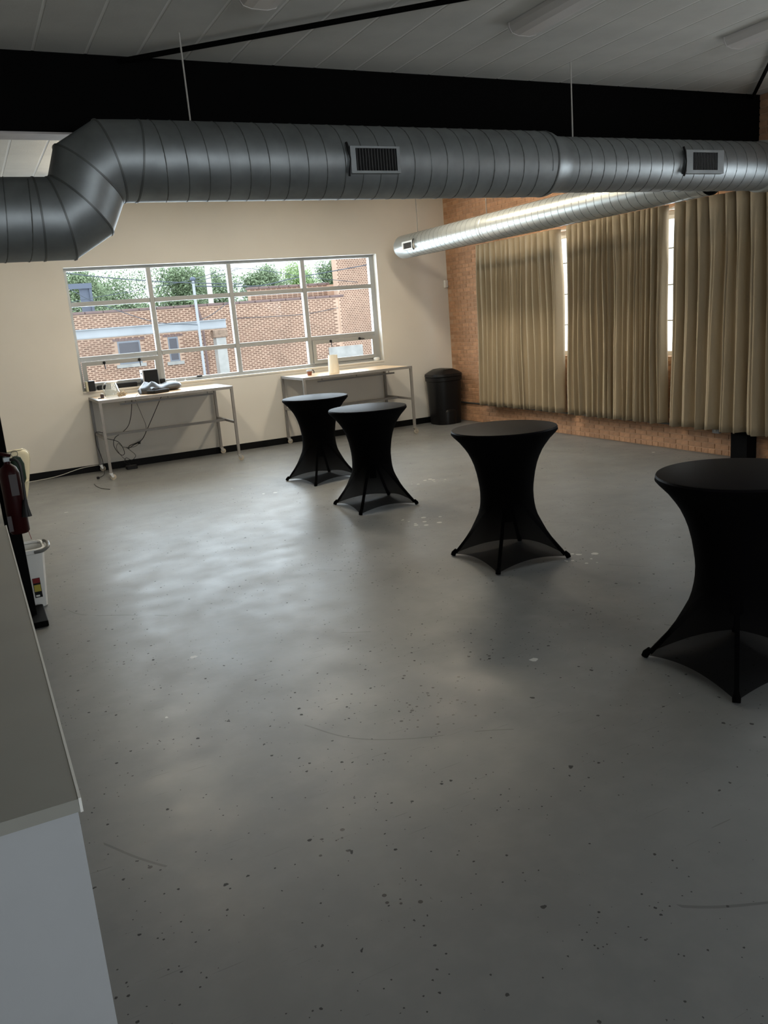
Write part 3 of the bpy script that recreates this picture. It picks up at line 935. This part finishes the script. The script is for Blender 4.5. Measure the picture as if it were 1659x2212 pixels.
# ------------------------------------------------------------------ cords below the left bench
def cord(name, label, pts, r_=.0055, m='cord', n=7, group='black cords under the left bench', plug=None):
    t = thing(name, label, 'cord', pts[0], group=group)
    o = Vector(pts[0])
    part('cable', MB().tube([p - o for p in spline(pts, n)], r_, 6), m, t, True)
    if plug:
        part('plug', MB().bbox(-.018, .018, -.03, .03, -.016, .016, .006), 'blackpl', t, loc=Vector(pts[-1]) - o)
    return t


cord('bench_wire', 'black cord hanging from the bench front and coiling below its left end', [(2.13, 12.52, 1.10), (2.12, 12.7, .88), (2.08, 12.85, .70), (1.98, 12.9, .60), (1.87, 12.9, .54), (1.83, 12.9, .44), (1.87, 12.9, .32), (1.93, 12.9, .26), (1.97, 12.9, .29), (1.95, 12.92, .40), (1.90, 12.95, .47), (1.79, 12.95, .52), (1.70, 12.9, .55)])
cord('bench_wire', 'black cord hanging down to the plug on the wall', [(2.56, 12.52, 1.10), (2.50, 12.75, .90), (2.38, 12.95, .62), (2.30, 13.1, .44), (2.22, 13.2, .38), (2.12, 13.25, .345), (2.10, 13.28, .30), (2.2, 13.3, .345), (2.28, 13.33, .36)], plug=True)
cord('bench_wire', 'thin grey cord crossing behind the bench rail to the floor', [(2.27, 13.1, 1.08), (2.36, 13.2, .80), (2.40, 13.2, .60), (2.34, 13.2, .46), (2.20, 13.2, .33), (2.02, 13.2, .34), (1.93, 13.1, .42), (1.88, 13.0, .36), (1.95, 13.1, .22), (2.05, 13.2, .10), (2.10, 13.22, .03)], .0035)
cord('bench_wire', 'black cord looped over the left side rail with its plug on the floor', [(1.72, 12.85, .63), (1.63, 12.9, .655), (1.60, 12.95, .62), (1.60, 12.98, .45), (1.645, 13.05, .27), (1.66, 13.05, .10), (1.64, 12.95, .02), (1.58, 12.75, .012), (1.50, 12.62, .017)], plug=True)
cord('bench_wire', 'black tangled cord end hanging over the baseboard', [(2.02, 12.98, .36), (2.08, 13.05, .30), (2.16, 13.1, .20), (2.10, 13.15, .13), (2.03, 13.2, .17), (2.0, 13.22, .10), (2.08, 13.2, .05)], .004)
cord('loose_wire', 'thin dark wire lying on the floor in front of the left bench', [(1.385, 12.20, .004), (1.385, 11.95, .004), (1.42, 11.72, .004), (1.50, 11.55, .004)], .004, group='loose floor wires')
cord('white_cable', 'pale cable lying along the foot of the cream wall at the far left', [(-.4, 13.28, .006), (.3, 13.22, .006), (.62, 13.27, .006), (1.0, 13.33, .02), (1.35, 13.35, .085), (1.62, 13.35, .10)], .006, 'pvc', group='loose floor wires')
tag(part('power_adapter', MB().bbox(1.99, 2.16, 13.05, 13.17, 0, .055, .012), 'blackpl'), 'black power adapter on the floor behind the left bench', 'adapter')
g = thing('wall_socket', 'grey cover plate on the cream wall below the left bench', 'socket', (2.335, YB - .008, .36))
part('cover_plate', MB().bbox(-.04, .05, 0, .008, -.06, .06, .003), 'wall', g)

# ------------------------------------------------------------------ black bin in the corner
g = thing('waste_bin', 'tall black plastic waste bin in the corner by the brick wall', 'bin', (7.735, 13.02, 0))


def sq(hx, hy, z, n=40, p=3.4):
    out = []
    for j in range(n):
        a = 2 * pi * j / n
        c, s_ = cos(a), sin(a)
        k = (abs(c) ** p + abs(s_) ** p) ** (-1 / p)
        out.append((hx * c * k, hy * s_ * k, z))
    return out


part('bin_body', MB().loft([sq(.240, .240, 0), sq(.248, .248, .02), sq(.275, .275, .74), sq(.278, .278, .80)]), 'bin', g, True)
part('rim', MB().loft([sq(.282, .282, .775), sq(.295, .295, .785), sq(.297, .297, .845), sq(.288, .288, .85)]), 'bin', g, True)
part('lid', MB().loft([sq(.297, .297, .853), sq(.302, .302, .865), sq(.296, .296, .905), sq(.235, .245, .945), sq(.14, .20, .985), sq(.05, .12, .995)]), 'bin', g, True, ang=25)
part('pedal_housing', MB().loft([[(x - .03, y - .03, z) for x, y, z in sq(.15, .235, 0)], [(x - .03, y - .045, z) for x, y, z in sq(.15, .235, .22)], [(x - .03, y - .03, z) for x, y, z in sq(.14, .235, .265)], [(x - .03, y, z) for x, y, z in sq(.10, .23, .29)]]), 'bin', g, True)

# ------------------------------------------------------------------ curtains
def curtain(y0t, y1t, y0b, y1b, zt, zb, npl, seed, xc=7.93, bot_wave=0.0, amp=.05):
    """pleated sheet from y0 (far) to y1 (near); pinch pleats at the head loosening towards the hem"""
    r = random.Random(seed)
    NY, NZ = npl * 22, 30
    wid = [r.uniform(.75, 1.3) for _ in range(npl)]
    s_ = sum(wid)
    edge = [0]
    for w_ in wid:
        edge.append(edge[-1] + w_ / s_)
    am = [r.uniform(.7, 1.25) for _ in range(npl + 1)]
    sk = [r.uniform(-.32, .32) for _ in range(npl + 1)]
    lean = [r.uniform(-.022, .022) for _ in range(npl + 1)]
    ph = r.uniform(0, 6)
    rows = []
    for k in range(NZ + 1):
        v = k / NZ
        loose = min(1, v * 4.0)
        row = []
        for i in range(NY + 1):
            u = i / NY
            q = 0
            while q < npl - 1 and u > edge[q + 1]:
                q += 1
            loc = (u - edge[q]) / (edge[q + 1] - edge[q])
            lb = lean[q] * (1 - loc) + lean[q + 1] * loc
            c = loc + sk[q] * .4 * sin(2 * pi * loc) * loose
            # broad ridges to the room, narrow valleys; tight pinches at the head
            fold = -1 + 2 * (1 - abs(sin(pi * c)) ** .55)
            fold = fold * .8 + .2 * cos(4 * pi * c + sk[q] * 6 + v * 1.5)
            pinch = -1 + 2 * (1 - abs(sin(pi * loc)) ** .30)
            a = am[q] * (1 - loc) + am[q + 1] * loc
            A = amp * a * (.75 + .25 * loose)
            x = xc + A * (pinch * (1 - loose) + fold * loose) + .010 * sin(ph + v * 5 + u * 9)
            sway = .30 / npl * (y1t - y0t) * sin(2 * pi * c) * loose * (.5 + .8 * sk[q])
            y = (y0t * (1 - v) + y0b * v) * (1 - u) + (y1t * (1 - v) + y1b * v) * u
            y += sway * sin(pi * u) ** .3 + lb * v * 2.2 * sin(pi * u) + .006 * sin(v * 9 + q)
            z = zt * (1 - v) + zb * v
            if v > .97:
                z += .010 * sin(u * npl * 3 + seed) + bot_wave * u
            row.append((x, y, z))
        rows.append(row)
    mb = MB()
    n = NY + 1
    mb.add([p for rw in rows for p in rw], [(a * n + b, a * n + b + 1, (a + 1) * n + b + 1, (a + 1) * n + b) for a in range(NZ) for b in range(NY)])
    return mb


CD = [(12.0, 9.90, 12.13, 9.90, 3.01, .375, 15, 3, 'pleated taupe curtain nearest the room corner'),
      (9.70, 7.83, 9.75, 7.87, 3.03, .365, 16, 5, 'pleated taupe curtain in the middle of the brick wall'),
      (7.68, 5.55, 7.79, 5.45, 3.03, .355, 12, 9, 'pleated taupe curtain hanging past the black column')]
for a, b, c, d, zt, zb, npl, sd, lab in CD:
    o = part('curtain', curtain(a, b, c, d, zt, zb, npl, sd, amp=.074, bot_wave=-.02 if sd == 9 else 0), 'curtain', None, True, ang=180)
    sm = o.modifiers.new('thickness', 'SOLIDIFY'); sm.thickness = .003
    tag(o, lab, 'curtain', 'taupe curtains on the brick wall')
tr = thing('curtain_track', 'slim curtain track fixed along the brick wall behind the curtain heads', 'curtain track', (XR, 8.8, 2.985))
part('rail', MB().box(-.125, -.100, -3.3, 3.15, 0, .02), 'white', tr)
for y in (-2.6, -1.6, -.4, .5, 1.6, 2.9):
    part('hook', MB().box(-.215, -.125, y - .003, y + .003, .002, .01), 'chrome', tr)
for y in (-3.0, -.95, .9, 3.0):
    part('bracket', MB().box(-.100, 0, y - .012, y + .012, 0, .03), 'white', tr)

# ------------------------------------------------------------------ small fittings on the brick wall
tag(part('wall_conduit', MB().tube([(XR - .022, 13.2, .335), (XR - .022, 5.2, .325)], .012, 8), 'metal_dark', None, True), 'thin dark conduit along the brick wall below the curtains', 'conduit')
g = thing('outlet_box', 'small grey outlet box on the brick wall beside the black column', 'outlet', (XR - .008, 7.19, .315))
part('box_body', MB().bbox(-.05, 0, -.055, .055, -.04, .05, .008), 'white_paint', g)
part('plug', MB().bbox(-.065, -.05, -.02, .012, -.015, .02, .004), 'white', g)
g = thing('motion_sensor', 'small white motion sensor high in the corner where cream wall meets brick', 'sensor', (8.105, YB - .001, 2.41))
part('sensor_body', MB().bbox(-.035, .04, -.05, 0, 0, .135, .012), 'white', g)
part('sensor_window', MB().bbox(-.018, .02, -.054, -.05, .035, .08, .002), 'lens', g)

# ------------------------------------------------------------------ things at the left edge
g = thing('fire_extinguisher', 'dark red fire extinguisher with a black horn hung on the black post', 'extinguisher', (.165, 6.315, .70))
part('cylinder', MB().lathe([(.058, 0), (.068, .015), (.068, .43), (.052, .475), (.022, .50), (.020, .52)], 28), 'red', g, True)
part('valve', MB().bbox(-.025, .025, -.02, .02, .515, .55, .006), 'metal', g)
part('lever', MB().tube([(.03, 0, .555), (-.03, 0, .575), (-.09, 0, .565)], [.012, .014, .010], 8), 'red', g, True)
ring_ = MB().tube([(.055 + .022 * cos(2 * pi * k / 20), -.012, .565 + .022 * sin(2 * pi * k / 20)) for k in range(21)], .0022, 6)
part('pull_ring', ring_, 'metal_dark', g, True)
part('hose', MB().tube(spline([(.02, -.02, .53), (.06, -.035, .52), (.078, -.045, .46), (.074, -.05, .30), (.07, -.05, .22)], 6), .010, 8), 'cord', g, True)
part('horn', MB().tube([(.068, -.052, .24), (.062, -.056, .19), (.060, -.058, .12)], [.014, .022, .036], 16), 'blackpl', g, True)
part('label', MB().box(-.068, -.040, -.072, -.066, .03, .14), 'label', g)
part('label', MB().box(-.01, .04, -.0705, -.066, .28, .43), 'label', g)
part('inspection_tag', MB().loft([[(.05, -.03, .02), (.054, -.03, .02), (.054, -.0, .02), (.05, 0, .02)], [(.062, -.035, -.055), (.066, -.035, -.055), (.066, -.0, -.055), (.062, 0, -.055)]]), 'red_dk', g)
part('mounting_bracket', MB().box(-.02, .02, .066, .095, .2, .45), 'black', g)
tag(part('green_bag', MB().loft([sq(.03, .02, 0), sq(.045, .03, .03), sq(.048, .032, .14), sq(.03, .025, .19), sq(.012, .012, .20)]), 'green', None, True, (.232, 6.46, 1.03)), 'dark green pouch hung on the black post behind the extinguisher', 'pouch')

g = thing('waste_pail', 'white plastic waste pail with a grey handle behind the black post', 'pail', (.115, 6.84, 0))
part('pail_body', MB().loft([sq(.155, .125, 0, p=7), sq(.165, .135, .01, p=7), sq(.205, .165, .455, p=7), sq(.195, .155, .455, p=7), sq(.155, .12, .02, p=7)], caps=True), 'white', g, True)
part('rim', MB().loft([sq(.204, .164, .44, p=7), sq(.216, .176, .445, p=7), sq(.216, .176, .475, p=7), sq(.198, .158, .478, p=7), sq(.197, .157, .46, p=7)], caps=False), 'white', g, True)
part('handle', MB().tube(spline([(.13, -.17, .455), (.19, -.175, .46), (.235, -.13, .478), (.24, -.02, .488), (.22, .05, .487)], 5), .014, 8), 'grey_handle', g, True, label='grey side handle')
lb = part('product_sticker', MB().box(-.027, .027, -.002, 0, .09, .25), 'blackpl', g, rot=(R(5.0), 0, R(0)), loc=(.108, -.1335, 0), label='red, yellow and black sticker')
part('sticker_band', MB().box(-.026, .026, -.003, -.0021, .21, .249), 'red_dk', lb)
M['yellow'] = mat('sticker_yellow', (0.45, 0.38, 0.06), 0.5)
part('sticker_band', MB().box(-.024, .024, -.003, -.0021, .14, .195), 'yellow', lb)
part('sticker_band', MB().box(-.020, .008, -.003, -.0021, .098, .112), 'white', lb)

g = thing('shell_chair', 'cream plastic shell chair by the far wall, behind the black post', 'chair', (.28, 10.35, 0), R(8))
bk, edge_l, edge_r = [], [], []
for k in range(25):
    v = k / 24
    z = .24 + .58 * v
    hw = .135 + .125 * min(1, v * 1.25) ** .8 - .06 * max(0, (v - .90) / .10) ** 2
    bow = .03 + .05 * v
    row = [(hw * math.sin(q * pi / 2), -.02 + bow + .07 * (abs(q) ** 2.4), z) for q in [(-1 + i / 10) for i in range(21)]]
    bk.append(row); edge_l.append(row[0]); edge_r.append(row[-1])
back = MB(); nn = 21
back.add([p for r_ in bk for p in r_], [(a * nn + b, a * nn + b + 1, (a + 1) * nn + b + 1, (a + 1) * nn + b) for a in range(24) for b in range(20)])
o = part('shell_back', back, 'cream', g, True, ang=180)
sm = o.modifiers.new('thickness', 'SOLIDIFY'); sm.thickness = .014
part('shell_rim', MB().tube(edge_r + bk[-1][::-1] + edge_l[::-1], .010, 8), 'cream', g, True)
seat = MB(); rows = []
for k in range(9):
    v = k / 8
    rows.append([((.185 - .02 * v) * q, .02 + .42 * v, .42 + .05 * abs(q) ** 3 - .03 * sin(pi * v)) for q in [(-1 + i / 8) for i in range(17)]])
seat.add([p for r_ in rows for p in r_], [(a * 17 + b, a * 17 + b + 1, (a + 1) * 17 + b + 1, (a + 1) * 17 + b) for a in range(8) for b in range(16)])
o = part('shell_seat', seat, 'cream', g, True, ang=180)
sm = o.modifiers.new('thickness', 'SOLIDIFY'); sm.thickness = .014
for sx in (-1, 1):
    for sy in (0, 1):
        part('leg', MB().tube([(sx * .10, .08 + .24 * sy, .41), (sx * .10, .06 + .30 * sy, .006)], .011, 8), 'chrome', g, True)

# ------------------------------------------------------------------ outside the back window
tag(part('ground', MB().box(-30, 60, 14.5, 120, -5.2, -5.0), 'asphalt'), 'asphalt ground outside, below the window', 'ground', kind='structure')
YX = 30.0
bd = thing('brick_building', 'long brick building across the way with a raised parapet and a tall wing', 'building', (0, YX, -5.0))
part('wall', MB().box(-8, 13.35, 0, .4, 0, 7.84), 'xmortar', bd)
part('wing', MB().box(13.35, 19, -.02, .35, 0, 12), 'xmortar', bd)
part('parapet', MB().box(10.1, 14.2, .75, 1.1, 5, 8.36), 'xmortar', bd)
cp = MB()
x = -2.0
while x < 13.0:
    cp.bbox(x, x + .58, -.05, .45, 7.84, 7.93, .02); x += .6
part('coping', cp, 'coping', bd)
cp = MB(); x = 10.05
while x < 13.3:
    cp.bbox(x, min(13.34, x + .38), .68, 1.16, 8.36, 8.44, .02); x += .4
part('parapet_coping', cp, 'coping', bd)
one = MB().box(-.085, .085, -.012, .02, -.0185, .0185)
bmesh_ = mesh('brick', one, 'xbrick')
far = []
WINS = [(4.89, 5.66, 6.08, 6.86), (6.63, 6.99, 6.02, 6.87)]
for rr in range(60):
    z = 3.85 + rr * course
    if z > 7.80:
        break
    x = 2.6 + (.105 if rr % 2 else 0)
    while x < 13.25:
        if all(not (a - .1 < x < b + .1 and c - .12 < z < d + .08) for a, b, c, d in WINS):
            far.append((x + rnd.uniform(-.006, .006), z, rnd.uniform(.82, 1.0)))
        x += .211
far.sort(key=lambda s_: abs(s_[0] - 5.6) + abs(s_[1] - 6.4))
rest = MB()
for i, (x, z, w) in enumerate(far):
    if i < 300:
        o = link('brick', bmesh_, bd, (x, 0, z)); o.scale = (w, 1, 1)
    else:
        rest.add([(x + p[0] * w, p[1], z + p[2]) for p in one.v], one.f)
for rr in range(80):                                     # header bricks of the wing and the raised parapet
    z = 4.6 + rr * course
    if z > 9.8:
        break
    x = 13.42 + (.05 if rr % 2 else 0)
    while x < 17.5:
        w = rnd.uniform(.34, .48)
        rest.add([(x + p[0] * w, -.02 + p[1], z + p[2]) for p in one.v], one.f)
        x += .108
    if 7.9 < z < 8.33:
        x = 10.2
        while x < 13.3:
            rest.add([(x + p[0], .75 + p[1], z + p[2]) for p in one.v], one.f); x += .211
part('brick_field', rest, 'xbrick', bd)['kind'] = 'stuff'
for a, b, c, d in WINS:
    w = part('window', MB().box(a, b, -.01, .03, c, d), 'xframe', bd)
    part('pane', MB().box(a + .05, b - .05, -.02, -.011, c + .05, d - .06), 'xdark', w)
    k = part('stone_sill', MB().box(a - .12, b + .12, -.06, .02, c - .12, c - .005), 'concrete', bd)
    lt = MB(); x = a - .14
    while x < b + .1:
        lt.box(x, x + .085, -.02, .03, d + .01, d + .09); x += .1
    part('lintel', lt, 'coping', bd)
part('render_patch', MB().box(12.75, 14.2, -.045, 0, 4.2, 5.98), 'concrete', bd, label='pale rendered patch')

sb = thing('steel_girder', 'pale blue rusting steel girder crossing in front of the brick building', 'girder', (0, 28.5, 2.0))
part('girder_web', MB().box(-4, 8.36, -.03, .03, .03, .31), 'xbeam', sb)
part('flange', MB().box(-4, 8.36, -.13, .13, .31, .335), 'xbeam', sb)
part('flange', MB().box(-4, 8.36, -.13, .13, .0, .03), 'rust', sb, label='rusty lower flange')
cn = thing('concrete_column', 'weathered concrete column under the end of the pale girder', 'column', (8.08, 28.5, -5.0))
part('shaft', MB().box(-.17, .17, -.2, .2, 0, 6.72), 'concrete', cn)
part('cap', MB().bbox(-.25, .25, -.24, .24, 6.72, 6.985, .04), 'rust', cn, label='crumbling brown cap')
up_ = thing('utility_pole', 'grey utility pole with a rounded top beside the brick building', 'pole', (7.28, 28.0, -5.0))
part('pole_shaft', MB().tube([(0, 0, 0), (0, 0, 8.66)], .045, 10), 'xbeam', up_, True)
part('pole_cap', MB().lathe([(.06, 8.62), (.10, 8.66), (.09, 8.72), (.03, 8.75)], 14), 'steel_blue', up_, True)
tag(part('drain_pipe', MB().tube([(7.90, 29.86, -4.99), (7.90, 29.86, 2.35), (7.74, 29.86, 3.0)], .05, 8), 'coping', None, True), 'reddish pipe running down the brick building', 'pipe')
tag(part('white_post', MB().tube([(9.20, 33.0, -4.99), (9.20, 33.0, 6.2)], .10, 10), 'white', None, True), 'white post rising behind the brick building', 'post')
tw = thing('roof_frame', 'dark blue steel frame standing on the roof at the far left', 'roof frame', (4.05, 31.6, 2.9))
for x, y in ((-.45, -.3), (.42, -.3), (-.45, .4), (.42, .4)):
    part('upright', MB().bar((x, y, -7.9), (x, y, 1.0), .09), 'steel_blue', tw)
part('cross_beam', MB().box(-.5, .48, -.38, -.28, .85, 1.03), 'steel_blue', tw)
part('side_panel', MB().box(.05, .47, -.28, -.24, .0, .85), 'steel_blue', tw)
part('cross_beam', MB().box(.38, .48, -.28, .45, .85, 1.03), 'steel_blue', tw)

CB = [([(0.5, 27, 4.6), (3.29, 27, 3.98), (5.77, 27, 3.62), (8.33, 27, 3.40), (8.62, 27, 3.40)], .015, 'overhead cable sagging across the left window lights'),
      ([(1.5, 27.25, 4.6), (3.31, 27.3, 3.53), (3.98, 27.4, 3.13), (5.74, 27.7, 2.41), (7.24, 27.98, 2.2)], .012, 'overhead cable dropping from the far left to the utility pole'),
      ([(3.2, 27.5, 3.15), (4.0, 27.6, 3.26), (5.4, 27.8, 3.41), (7.25, 27.955, 3.66), (8.31, 27.9, 3.91), (8.9, 27.9, 3.95)], .009, 'thin overhead cable rising past the top of the utility pole'),
      ([(7.32, 28.02, 3.45), (8.62, 28.1, 3.38), (9.75, 28.2, 3.36), (11.02, 28.3, 3.55), (13.61, 28.6, 3.84), (16.0, 29.93, 4.15)], .017, 'thick overhead cable rising to the right towards the tall wing'),
      ([(7.33, 28.03, 3.60), (8.5, 28.4, 3.80), (8.95, 28.4, 3.95), (9.6, 28.4, 3.92), (11.03, 28.5, 3.66), (12.2, 28.8, 3.50), (14.2, 29.93, 3.35)], .010, 'thin overhead cable falling to the right above the parapet'),
      ([(7.32, 28.01, 2.35), (7.8, 28.1, 2.5), (8.4, 28.25, 2.83), (9.0, 28.25, 3.2)], .010, 'short overhead cable slanting up from the girder'),
      ([(9.1, 29.955, 2.34), (11.7, 29.955, 2.30), (13.3, 29.94, 2.44)], .009, 'grey cable fixed along the brick wall of the building')]
for pts, r_, lab in CB:
    tag(part('overhead_cable', MB().tube(spline(pts, 6), r_, 5), 'cable', None, True), lab, 'cable', 'overhead cables outside')


def tree(x, y, top, bot, hw, m, label, seed, n=15000):
    r = random.Random(seed)
    t = thing('tree', label, 'tree', (x, y, -5.0), group='trees beyond the brick building')
    part('trunk', MB().tube([(0, 0, 0), (.1, 0, (bot + 5) * .6), (0, 0, (bot + top) / 2 + 5)], [.28, .2, .06], 8), 'bark', t, True)
    cr = MB()
    H2, cz = (top - bot) / 2, (top + bot) / 2 + 5
    blobs = []
    for _ in range(26):
        a = r.uniform(0, 2 * pi); q = r.uniform(.1, .8)
        blobs.append((cos(a) * q * hw, sin(a) * q * hw * .5, cz + r.uniform(-.7, .72) * H2, r.uniform(.28, .5) * hw))
    for _ in range(n):
        bx, by, bz, br = r.choice(blobs)
        d = Vector((r.gauss(0, 1), r.gauss(0, 1), r.gauss(0, .9))).normalized() * br * r.uniform(.35, 1.12)
        p = Vector((bx, by, bz)) + d
        s_ = r.uniform(.05, .11)
        u = Vector((r.gauss(0, 1), r.gauss(0, 1), r.gauss(0, 1))).normalized()
        w_ = u.orthogonal().normalized()
        cr.add([p - u * s_, p - w_ * s_ * .6, p + u * s_, p + w_ * s_ * .6], [(0, 1, 2, 3)])
    part('crown', cr, m, t)
    return t


TR = [(7.0, 55, 6.5, 2.0, 2.5, 'leaf', 'grey green tree behind the dark roof frame'), (10.4, 61, 6.9, 2.0, 3.0, 'leaf', 'full green tree in the top left window light'),
      (13.2, 55, 6.5, 2.0, 2.5, 'leaf', 'dense dark tree left of the utility pole'), (17.0, 61, 6.3, 2.0, 2.6, 'leaf', 'green tree behind the white post'),
      (19.0, 55, 5.9, 2.0, 2.0, 'leaf', 'loose dark tree right of the white post'), (23.4, 61, 6.5, 2.4, 2.6, 'leaf_pale', 'bright green tree above the raised parapet'),
      (24.3, 55, 6.2, 2.5, 1.5, 'leaf', 'narrow tree next to the tall brick wing'), (3.4, 61, 5.4, 2.0, 2.6, 'leaf', 'pale tree at the far left of the window')]
for i, (x, y, tp, bt, hw, m, lab) in enumerate(TR):
    tree(x, y, tp, bt, hw, m, lab, 40 + i)
